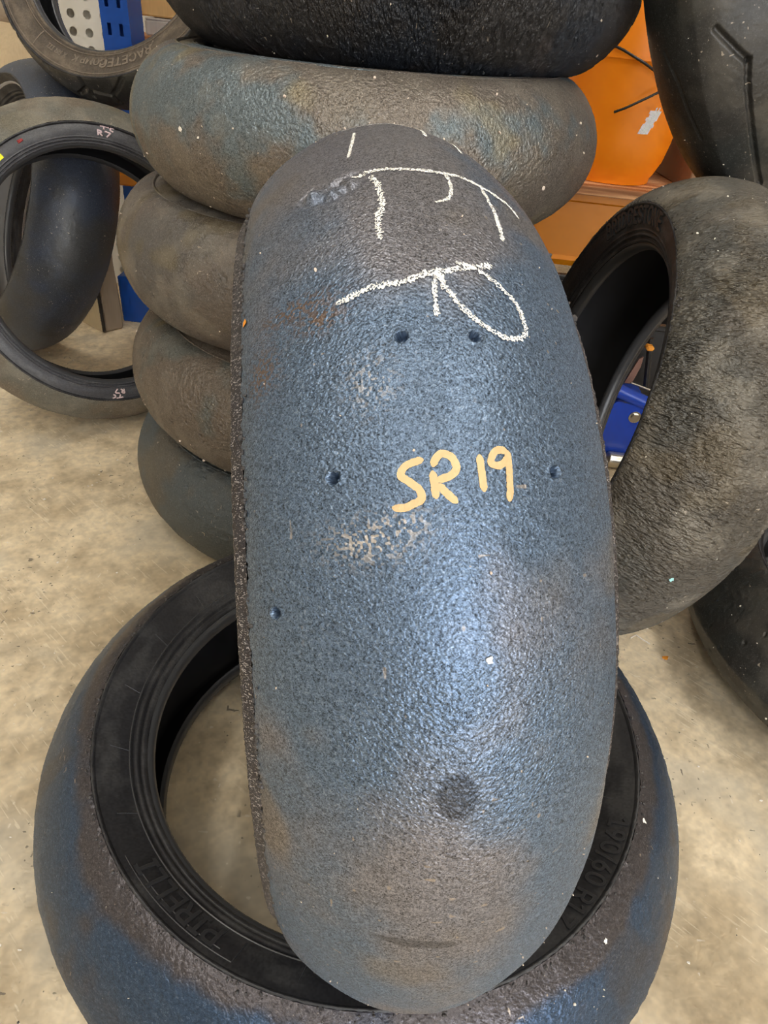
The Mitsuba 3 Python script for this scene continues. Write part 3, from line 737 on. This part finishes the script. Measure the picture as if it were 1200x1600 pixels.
def grit(key, t, n, lo, hi, seed, mats, phi0, half, smax=0.85):
    """Loose lint, stones and shavings stuck to the tread."""
    r = np.random.default_rng(seed)
    ms = []
    for i in range(n):
        ph, s = phi0 + r.uniform(-half, half), r.uniform(-smax, smax) * t.smax
        m = trimesh.creation.icosahedron() if r.random() < 0.7 else trimesh.creation.box((1, 0.3, 0.3))
        m.apply_scale(r.uniform(0.35, 1.5, 3) * (lo + (hi - lo) * r.random() ** 2.5))
        m.apply_transform(trimesh.transformations.random_rotation_matrix(r.random(3)))
        m.apply_translation(t.on(ph, s, 0.0008))
        ms.append(m)
    put(key, trimesh.util.concatenate(ms), mats, False, t.M)
    tag(key, 'pale grit and lint stuck to the worn tread', kind='stuff')


grit(f'{MAIN}__grit', main, 70, 0.00035, 0.0008, 50, 'grit_tan', 2.4, 1.1)
def fleck(key, t, phi, s, size, mat, label, seed):
    """A splash of paint or a torn scrap stuck on the tread."""
    r = np.random.default_rng(seed)
    ang = np.linspace(0, 2 * np.pi, 14)[:-1]
    rad = size * r.uniform(0.55, 1.15, 13)
    cu, cs = float(t.unwrap(phi)) * t.R, s
    q = [(cu, cs)] + [(cu + a * math.cos(b), cs + 0.8 * a * math.sin(b)) for a, b in zip(rad, ang)]
    q = np.array(q)
    h = 0.0006 + (t.disp((q[:, 0] / t.R)[:, None], q[:, 1][:, None])[:, 0] if t.disp else 0)
    V = t.on(q[:, 0] / t.R, q[:, 1], h)
    put(key, trimesh.Trimesh(V, [[0, 1 + i, 1 + (i + 1) % 13] for i in range(13)], process=False), mat, True, t.M)
    tag(key, label)


fleck(f'{HOOP}__tread__paint_spot', hoop, 3.2365, -0.002, 0.0034, 'flake_cyan', 'pale turquoise paint spot', 1)
fleck(f'{MAIN}__tread__white_fleck', main, 2.5645, 0.0099, 0.0021, 'chalk', 'small white fleck', 2)
fleck(f'{MAIN}__tread__orange_fleck', main, 1.9862, -0.0970, 0.0030, 'flake_orange', 'small orange fleck', 3)
fleck(f'{BASE}__tread__white_fleck', base, 5.5054, 0.0964, 0.0026, 'chalk', 'small white fleck', 4)
fleck(f'{BASE}__tread__white_fleck_001', base, 5.9181, 0.1080, 0.0032, 'chalk', 'small white fleck', 5)
fleck('motorcycle_tyre_005__tread__cream_fleck', st2, 4.087, 0.0119, 0.0040, 'lint_white', 'cream fleck', 6)
fleck('motorcycle_tyre_005__tread__cream_fleck_001', st2, 4.1792, 0.0083, 0.0020, 'lint_white', 'cream fleck', 7)
grit(f'{BASE}__grit', base, 60, 0.0006, 0.0014, 51, 'lint_white', 4.8, 1.8)
for i, (t, kname, n) in enumerate(((st5, 'motorcycle_tyre_002', 20), (st4, 'motorcycle_tyre_003', 34), (st3, 'motorcycle_tyre_004', 44), (st2, 'motorcycle_tyre_005', 70), (st1, 'motorcycle_tyre_006', 40))):
    grit(f'{kname}__grit', t, n, 0.0006, 0.0019, 52 + i, 'grit_tan', 4.6, 1.25)
grit(f'{HOOP}__grit', hoop, 80, 0.0006, 0.0014, 60, 'lint_white', 2.4, 1.3)
grit('motorcycle_tyre_008__grit', low, 40, 0.0006, 0.0014, 61, 'lint_white', 3.9, 0.8)
grit('motorcycle_tyre_012__grit', road, 24, 0.0006, 0.0014, 62, 'lint_white', 3.9, 0.8)

# ------------------------------------------------------------------ the rack and what stands on it
RY, BZ, BH = 1.735, 0.262, 0.163
rk = 'storage_rack'


def slotted_post(x0, y0, w, d, h, mat, key):
    """A folded steel post: front web with two rows of slots and two side flanges."""
    web = Polygon([(0, 0), (w, 0), (w, h), (0, h)])
    z = 0.03
    while z < h - 0.05:
        for xx in (0.2 * w, 0.62 * w):
            web = web.difference(Polygon([(xx, z), (xx + 0.13 * w, z), (xx + 0.13 * w, z + 0.022), (xx, z + 0.022)]))
        z += 0.05
    m = trimesh.creation.extrude_polygon(web, 0.002, engine='earcut')
    m.apply_transform(trimesh.transformations.rotation_matrix(math.pi / 2, (1, 0, 0)))
    m.apply_translation((x0, y0 + 0.002, 0))
    side = trimesh.creation.box((0.002, d, h), trimesh.transformations.translation_matrix((x0 + w - 0.001, y0 + d / 2 + 0.002, h / 2)))
    side2 = trimesh.creation.box((0.002, d, h), trimesh.transformations.translation_matrix((x0 + 0.001, y0 + d / 2 + 0.002, h / 2)))
    back = trimesh.creation.box((w, 0.002, h), trimesh.transformations.translation_matrix((x0 + w / 2, y0 + d + 0.002, h / 2)))
    put(key, trimesh.util.concatenate([m, side, side2, back]), mat, False)


slotted_post(-0.725, RY + 0.02, 0.062, 0.08, 1.9, 'blue_steel', f'{rk}__post')
tag(f'{rk}__post', 'blue steel rack post with rows of slots')
slotted_post(1.52, RY + 0.02, 0.062, 0.08, 1.9, 'blue_steel', f'{rk}__post_001')
put(f'{rk}__foot', rbox(0.10, 0.10, 0.12, 0.003, (-0.700, RY + 0.018, 0.06)), 'blue_steel', False)
put(f'{rk}__foot_001', rbox(0.10, 0.19, 0.012, 0.003, (1.55, RY + 0.02, 0.006)), 'blue_steel', False)
put(f'{rk}__beam_connector', rbox(0.075, 0.02, 0.028, 0.004, (-0.705, RY + 0.008, 0.345)), 'orange_steel', False)
beam = Polygon([(0, 0), (0.04, 0), (0.04, BH), (0, BH), (0, 0.148), (0.004, 0.144), (0.004, 0.022), (-0.006, 0.014)])
bm = trimesh.creation.extrude_polygon(beam, 2.18, engine='earcut')
bm.apply_transform(np.array([[0, 0, 1, -0.66], [1, 0, 0, RY], [0, 1, 0, BZ], [0, 0, 0, 1.0]]))
put(f'{rk}__beam', bm, 'orange_steel', False)
tag(f'{rk}__beam', 'orange yellow steel beam')
# deck of rough planks on the beam
py, i = RY - 0.012, 0
while py < 2.42:
    w = (0.145, 0.12, 0.135, 0.15, 0.12)[i % 5]
    m = rbox(2.16, w - 0.004, 0.02, 0.002, (0.42, py + w / 2, BZ + BH + 0.0105)).subdivide_to_size(0.16)
    v = m.vertices.copy()
    fr = np.abs(v[:, 1] - (py + 0.002)) < 0.01
    v[:, 2] += 0.0015 * (meshkit.noise(v * [14, 30, 1], i) - 0.5)
    v[:, 1] += np.where(fr, 0.004 * (meshkit.noise(v * [22, 1, 60], i + 3) - 0.5), 0)
    m.vertices = v
    put(key_of_part(f'{rk}__plank'), m, 'wood', False)
    py += w; i += 1
put(f'{rk}__back_beam', rbox(2.24, 0.04, 0.12, 0.004, (0.42, 2.40, 0.36)), 'orange_steel', False)
put(f'{rk}__back_post', rbox(0.06, 0.06, 1.9, 0.003, (-0.725 + 0.031, 2.40, 0.95)), 'blue_steel', False)
put(f'{rk}__back_post_001', rbox(0.06, 0.06, 1.9, 0.003, (1.55, 2.40, 0.95)), 'blue_steel', False)
tag(rk, 'blue and orange pallet rack with a plank deck behind the tyres', 'rack')
DECK = BZ + BH + 0.0215

# the orange bucket
bx, by = 0.449, 1.88
prof = [(0.0, 0.012), (0.10, 0.012), (0.112, 0.0), (0.120, 0.0), (0.122, 0.012), (0.128, 0.022), (0.142, 0.055), (0.150, 0.10), (0.158, 0.20), (0.163, 0.262), (0.166, 0.272), (0.170, 0.276),
        (0.174, 0.45), (0.178, 0.455), (0.180, 0.462), (0.176, 0.466), (0.168, 0.462), (0.158, 0.26), (0.150, 0.15), (0.138, 0.06), (0.10, 0.024), (0.0, 0.022)]
put('bucket__body', lathe(prof, 96), 'orange_plastic', 35, T().translate([bx, by, DECK]).scale(0.887))
# the wire handle hangs bent, its two arms meeting on the right
hd = [(0.181 * math.cos(a) * k, 0.181 * math.sin(a) * k, z) for a, z, k in ((math.radians(-122), 0.300, 1.0), (math.radians(-112), 0.292, 1.02), (math.radians(-95), 0.272, 1.03), (math.radians(-80), 0.250, 1.03), (math.radians(-72), 0.236, 1.02),
      (math.radians(-74), 0.226, 1.01), (math.radians(-85), 0.206, 1.0), (math.radians(-100), 0.178, 0.96), (math.radians(-108), 0.166, 0.92))]
put('bucket__handle', tube(hd, 0.003, 8), 'black_plastic', 40, T().translate([bx, by, DECK]).scale(0.887))
lbl = []
angs = np.linspace(math.radians(-79), math.radians(-67), 9)
zz = np.linspace(0.125, 0.185, 9)
A, Z = np.meshgrid(angs, zz, indexing='ij')
A = A + (Z - 0.155) * 1.9
rad = np.interp(Z, [0.10, 0.20], [0.150, 0.158]) + 0.0008
V = np.stack([rad * np.cos(A), rad * np.sin(A), Z], -1).reshape(-1, 3)
q = (np.arange(8)[:, None] * 9 + np.arange(8)).ravel()
fq = np.vstack([np.stack([q, q + 9, q + 10], 1), np.stack([q, q + 10, q + 1], 1)])
keep = np.ones(len(fq), bool)
r_ = np.random.default_rng(4)
ii, jj = q // 9, q % 9
rag = ((ii == 0) | (ii == 7) | (jj == 0) | (jj == 7)) & (r_.random(len(q)) < 0.45)
put('bucket__body__torn_label', trimesh.Trimesh(V, fq[~np.concatenate([rag, rag])], process=False), 'white_paper', True, T().translate([bx, by, DECK]).scale(0.887))
tag('bucket__body__torn_label', 'torn white paper label')
tag('bucket', 'orange plastic bucket with a black wire handle on the plank deck', 'bucket')


def open_box(key, sx, sy, sz, loc, rot, mat, label, flap=True, group=None):
    """A closed cardboard box with a lid seam and two lid flaps."""
    M_ = T().translate(list(loc)).rotate([0, 0, 1], rot)
    put(f'{key}__body', rbox(sx, sy, sz, 0.003, (0, 0, sz / 2)), mat, False, M_)
    if flap:
        put(f'{key}__flap', rbox(sx - 0.004, sy / 2 - 0.002, 0.004, 0.001, (0, -sy / 4, sz + 0.0022)), mat, False, M_)
        put(f'{key}__flap_001', rbox(sx - 0.004, sy / 2 - 0.002, 0.004, 0.001, (0, sy / 4, sz + 0.0022)), mat, False, M_)
        put(f'{key}__tape', rbox(0.045, sy + 0.001, 0.001, 0.0003, (0, 0, sz + 0.005)), 'cardboard_light', False, M_)
    tag(key, label, 'box', group)


open_box('cardboard_box', 0.34, 0.30, 0.22, (0.79, 1.955, DECK), 4, 'cardboard_dark', 'dark brown cardboard box on the plank deck right of the orange bucket')
# left end of the deck: a wooden crate with two boxes on it
ck = 'wooden_crate'
CW, CD, CH_, CX, CY = 0.42, 0.36, 0.172, -0.510, 2.035
for i in range(2):
    for sgn in (-1, 1):
        put(key_of_part(f'{ck}__slat'), rbox(CW, 0.014, 0.075, 0.002, (CX, CY + sgn * (CD / 2 - 0.007), DECK + 0.0385 + i * 0.087)), 'wood', False)
        put(key_of_part(f'{ck}__slat'), rbox(0.014, CD - 0.03, 0.075, 0.002, (CX + sgn * (CW / 2 - 0.007), CY, DECK + 0.0385 + i * 0.087)), 'wood', False)
put(f'{ck}__lid', rbox(CW + 0.004, CD + 0.004, 0.010, 0.002, (CX, CY, DECK + CH_ + 0.0055)), 'wood', False)
for sx in (-1, 1):
    for sy in (-1, 1):
        put(key_of_part(f'{ck}__corner_post'), rbox(0.02, 0.02, CH_ - 0.004, 0.002, (CX + sx * (CW / 2 - 0.025), CY + sy * (CD / 2 - 0.025), DECK + CH_ / 2)), 'wood', False)
tag(ck, 'reddish wooden crate standing behind the blue rack post', 'crate')
CT = DECK + CH_ + 0.011
open_box('cardboard_box_001', 0.36, 0.30, 0.030, (CX + 0.01, CY + 0.01, CT), 0, 'pale_board', 'low pale grey box between the wooden crate and the tan box')
open_box('cardboard_box_002', 0.34, 0.27, 0.24, (CX - 0.005, CY - 0.01, CT + 0.036), -9, 'cardboard', 'tan cardboard box right of the blue rack post, on top of the crate')

# white perforated post left of the rack
web = Polygon([(0, 0), (0.14, 0), (0.14, 1.7), (0, 1.7)])
zc = 0.04
while zc < 1.66:
    for xc in (0.035, 0.075, 0.115):
        web = web.difference(__import__('shapely').Point(xc, zc).buffer(0.0095, 10))
    zc += 0.036
wm = trimesh.creation.extrude_polygon(web, 0.002, engine='earcut')
wm.apply_transform(trimesh.transformations.rotation_matrix(math.pi / 2, (1, 0, 0)))
wm.apply_translation((-0.925, 1.98, 0))
put('perforated_post__web', wm, 'white_steel', False)
put('perforated_post__flange', rbox(0.003, 0.06, 1.7, 0.001, (-0.9235, 2.011, 0.85)), 'white_steel', False)
put('perforated_post__flange_001', rbox(0.003, 0.06, 1.7, 0.001, (-0.7865, 2.011, 0.85)), 'white_steel', False)
put('perforated_post__back_web', rbox(0.134, 0.002, 1.7, 0.0005, (-0.855, 2.04, 0.85)), 'white_steel', False)
tag('perforated_post', 'white steel post with rows of round holes left of the blue post', 'post')


def sack(key, c, rx, ry, rz, mat, label, seed):
    m = trimesh.creation.icosphere(5)
    v = m.vertices
    v = np.sign(v) * np.abs(v) ** 0.62
    v = v / np.max(np.abs(v)) * [rx, ry, rz]
    n = meshkit.fbm(v * 9 + seed, 4, seed) - 0.5
    fold = np.sin(v[:, 0] * 38 + 8 * meshkit.noise(v * 6, seed)) * 0.006
    v = v * (1 + 0.16 * n[:, None]) + m.vertices * fold[:, None]
    v[:, 2] = np.maximum(v[:, 2], -rz * 0.96)
    m.vertices = v + np.array(c) + [0, 0, -v[:, 2].min()]
    put(f'{key}__body', m, mat, True)
    tag(key, label, 'sack')
    return float(m.vertices[:, 2].max())


top = sack('cloth_sack', (-1.30, 2.50, 0), 0.36, 0.24, 0.31, 'beige_cloth', 'pale beige cloth sack behind the road tyre at the top left', 3)
neck = tube([(-1.42, 2.42, top - 0.03), (-1.30, 2.40, top + 0.012), (-1.18, 2.42, top - 0.02)], [0.03, 0.045, 0.03], 12)
put('cloth_sack__folded_neck', neck, 'canvas', 40)

# tan box far left with a round hand hole
hb = 'cardboard_box_003'
front = Polygon([(0, 0), (0.34, 0), (0.34, 0.36), (0, 0.36)]).difference(__import__('shapely').Point(0.235, 0.16).buffer(0.018, 12))
fm = trimesh.creation.extrude_polygon(front, 0.004, engine='earcut')
fm.apply_transform(trimesh.transformations.rotation_matrix(math.pi / 2, (1, 0, 0)))
fm.apply_translation((-1.38, 1.984, 0))
put(f'{hb}__front_panel', fm, 'cardboard_light', False)
put(f'{hb}__body', trimesh.util.concatenate([rbox(0.004, 0.2, 0.36, 0.001, (-1.378, 2.086, 0.18)), rbox(0.004, 0.2, 0.36, 0.001, (-1.042, 2.086, 0.18)), rbox(0.34, 0.004, 0.36, 0.001, (-1.21, 2.184, 0.18)), rbox(0.332, 0.196, 0.004, 0.001, (-1.21, 2.085, 0.003))]), 'cardboard_light', False)
put(f'{hb}__flap', rbox(0.34, 0.204, 0.004, 0.001, (-1.21, 2.085, 0.3625)), 'cardboard_light', False)
tag(hb, 'light tan cardboard box with a round hand hole, left of the navy tyre', 'box')

# black plastic crate under the rack, behind the jack
pc = 'plastic_crate'
for nm, sx, sy, sz, c in (('side_panel', 0.50, 0.008, 0.24, (0.53, 1.404, 0.124)), ('side_panel', 0.50, 0.008, 0.24, (0.53, 1.676, 0.124)), ('end_panel', 0.008, 0.264, 0.24, (0.284, 1.54, 0.124)), ('end_panel', 0.008, 0.264, 0.24, (0.776, 1.54, 0.124)), ('bottom_panel', 0.484, 0.264, 0.006, (0.53, 1.54, 0.004))):
    put(key_of_part(f'{pc}__{nm}'), rbox(sx, sy, sz, 0.002, c), 'black_plastic', False)
put(f'{pc}__rim', trimesh.util.concatenate([rbox(0.53, 0.02, 0.012, 0.003, (0.53, y_, 0.25)) for y_ in (1.398, 1.682)] + [rbox(0.02, 0.28, 0.012, 0.003, (x_, 1.54, 0.2505)) for x_ in (0.278, 0.782)]), 'black_plastic', False)
tag(pc, 'black plastic crate on the floor under the rack behind the blue jack', 'crate')

# narrow canvas bag on the floor beside the rack foot
bk = 'canvas_bag'
A_, B_, D_ = np.array([-0.763, 1.617]), np.array([-0.730, 1.656]), np.array([-0.840, 1.669])
u_, v_ = (B_ - A_), (D_ - A_)
lu, lv = np.linalg.norm(u_), np.linalg.norm(v_)
Rm = np.eye(4); Rm[:2, 0] = u_ / lu; Rm[:2, 1] = v_ / lv; Rm[:2, 3] = A_
bag = rbox(lu, lv, 0.30, 0.004, (lu / 2, lv / 2, 0.15)).subdivide_to_size(0.02)
bv = bag.vertices
bag.vertices = bv + np.stack([0.008 * np.sin(bv[:, 2] * 26) * np.sin(bv[:, 1] * 60), 0 * bv[:, 0], 0 * bv[:, 0]], 1)
put(f'{bk}__body', bag, 'canvas', 20, T(Rm))
put(f'{bk}__stiff_panel', rbox(0.004, lv * 0.98, 0.22, 0.001, (-0.003, lv * 0.52, 0.111)), 'cardboard_light', False, T(Rm))
put(f'{bk}__edge_binding', tube([(-0.003, 0.0, 0.004), (-0.003, 0.0, 0.30)], 0.004, 8), 'black_plastic', 40, T(Rm))
tag(bk, 'narrow taupe canvas bag with dark edging on the floor behind the front tyre', 'bag')

# ------------------------------------------------------------------ blue jack seen through the taupe tyre
jk = 'floor_jack'
def xz_plate(pts, y, th):
    m = trimesh.creation.extrude_polygon(Polygon(pts), th, engine='earcut')
    m.apply_transform(trimesh.transformations.rotation_matrix(math.pi / 2, (1, 0, 0)))
    m.apply_translation((0, y + th, 0))
    return m


plate = Polygon([(0.415, 0.03), (0.425, 0.10), (0.434, 0.13), (0.444, 0.139), (0.494, 0.134), (0.512, 0.120), (0.516, 0.088), (0.56, 0.06), (0.56, 0.02), (0.43, 0.02)]).buffer(0.004, 6)
put(f'{jk}__side_plate', xz_plate(list(plate.exterior.coords), 1.25, 0.008), 'jack_blue', False)
put(f'{jk}__side_plate_001', xz_plate(list(plate.exterior.coords), 1.38, 0.008), 'jack_blue', False)
put(f'{jk}__arm', rbox(0.11, 0.10, 0.03, 0.006, (0.46, 1.32, 0.12)), 'jack_blue', False)
put(f'{jk}__tube', tube([(0.425, 1.25, 0.171), (0.51, 1.25, 0.143)], 0.0135, 20), 'jack_blue', 40)
put(f'{jk}__tube_001', tube([(0.42, 1.27, 0.139), (0.47, 1.30, 0.139)], 0.011, 16), 'jack_blue', 40)
bo = trimesh.creation.cylinder(0.009, 0.006, sections=6).apply_transform(trimesh.transformations.rotation_matrix(math.pi / 2, (1, 0, 0)))
bo.apply_translation((0.486, 1.247, 0.113))
wa = trimesh.creation.cylinder(0.0125, 0.002, sections=24).apply_transform(trimesh.transformations.rotation_matrix(math.pi / 2, (1, 0, 0)))
wa.apply_translation((0.486, 1.2495, 0.113))
put(f'{jk}__bolt', trimesh.util.concatenate([bo, wa]), 'steel', 30)
tag(f'{jk}__bolt', 'bare steel bolt')
ro = lathe([(0, -0.02), (0.015, -0.02), (0.017, -0.017), (0.017, 0.017), (0.015, 0.02), (0, 0.02)], 24)
put(f'{jk}__roller', ro, 'steel', 40, T().translate([0.473, 1.232, 0.019]).rotate([0, 1, 0], 90))
tag(f'{jk}__roller', 'shiny steel roller')
put(f'{jk}__rod', tube([(0.474, 1.30, 0.164), (0.53, 1.30, 0.150)], 0.0022, 8), 'steel', 40)
put(f'{jk}__lever', xz_plate([(0.478, 0.14), (0.492, 0.196), (0.500, 0.202), (0.501, 0.18), (0.494, 0.14)], 1.35, 0.004), 'rust_brown', False)
tag(f'{jk}__lever', 'rusty brown lever')
put(f'{jk}__handle_grip', rbox(0.016, 0.02, 0.010, 0.003, (0.505, 1.35, 0.224)), 'flake_orange', False)
put(f'{jk}__handle', tube([(0.53, 1.36, 0.13), (0.505, 1.36, 0.24)], 0.006, 8), 'black_plastic', 40)
tag(jk, 'blue steel jack with a bolt and roller seen through the hole of the taupe tyre', 'jack')

# ------------------------------------------------------------------ litter on the floor
r_ = np.random.default_rng(90)
ms = []
for i in range(380):
    while True:
        x, y = r_.uniform(-0.9, 0.9), r_.uniform(0.12, 1.5)
        if all(math.hypot(x - t.c[0], y - t.c[1]) > t.R + 0.01 for t in (base, st5, low)) and math.hypot(x - base.c[0], y - base.c[1]) < 2:
            break
    s = r_.uniform(0.0006, 0.0020) if i < 300 else r_.uniform(0.0004, 0.0013)
    m = trimesh.creation.icosahedron(); m.apply_scale(r_.uniform(0.4, 1.5, 3) * [s, s, s * 0.5])
    m.apply_translation((x, y, s * 0.3)); ms.append(m)
put('floor_grit', trimesh.util.concatenate(ms[:300]), 'lint_white', False)
tag('floor_grit', 'pale crumbs scattered over the concrete floor', 'grit', kind='stuff')
put('floor_grit_001', trimesh.util.concatenate(ms[300:]), 'crumb_rubber', False)
tag('floor_grit_001', 'dark rubber crumbs scattered over the concrete floor', 'grit', kind='stuff')


def flake(name, x, y, s, mat, label, seed):
    r = np.random.default_rng(seed)
    a = np.sort(r.uniform(0, 2 * np.pi, 9))
    p = Polygon([(s * r.uniform(0.4, 1) * math.cos(t), 0.6 * s * r.uniform(0.4, 1) * math.sin(t)) for t in a])
    m = trimesh.creation.extrude_polygon(p.buffer(0), 0.0016, engine='earcut')
    m.apply_translation((x, y, 0.0))
    k = key_of(name)
    put(k, m, mat, False)
    tag(k, label, 'flake')


flake('paint_flake', 0.441, 0.703, 0.007, 'flake_orange', 'orange paint flake on the bare floor to the right of the two front tyres', 3)
lk = key_of('fibre_thread')
put(lk, tube([(0.395, 0.735, 0.0012), (0.405, 0.742, 0.0022), (0.413, 0.735, 0.0012), (0.423, 0.727, 0.0012)], 0.0009, 6), 'lint_white', 40)
tag(lk, 'white thread lying on the floor left of the orange paint flake', 'thread')
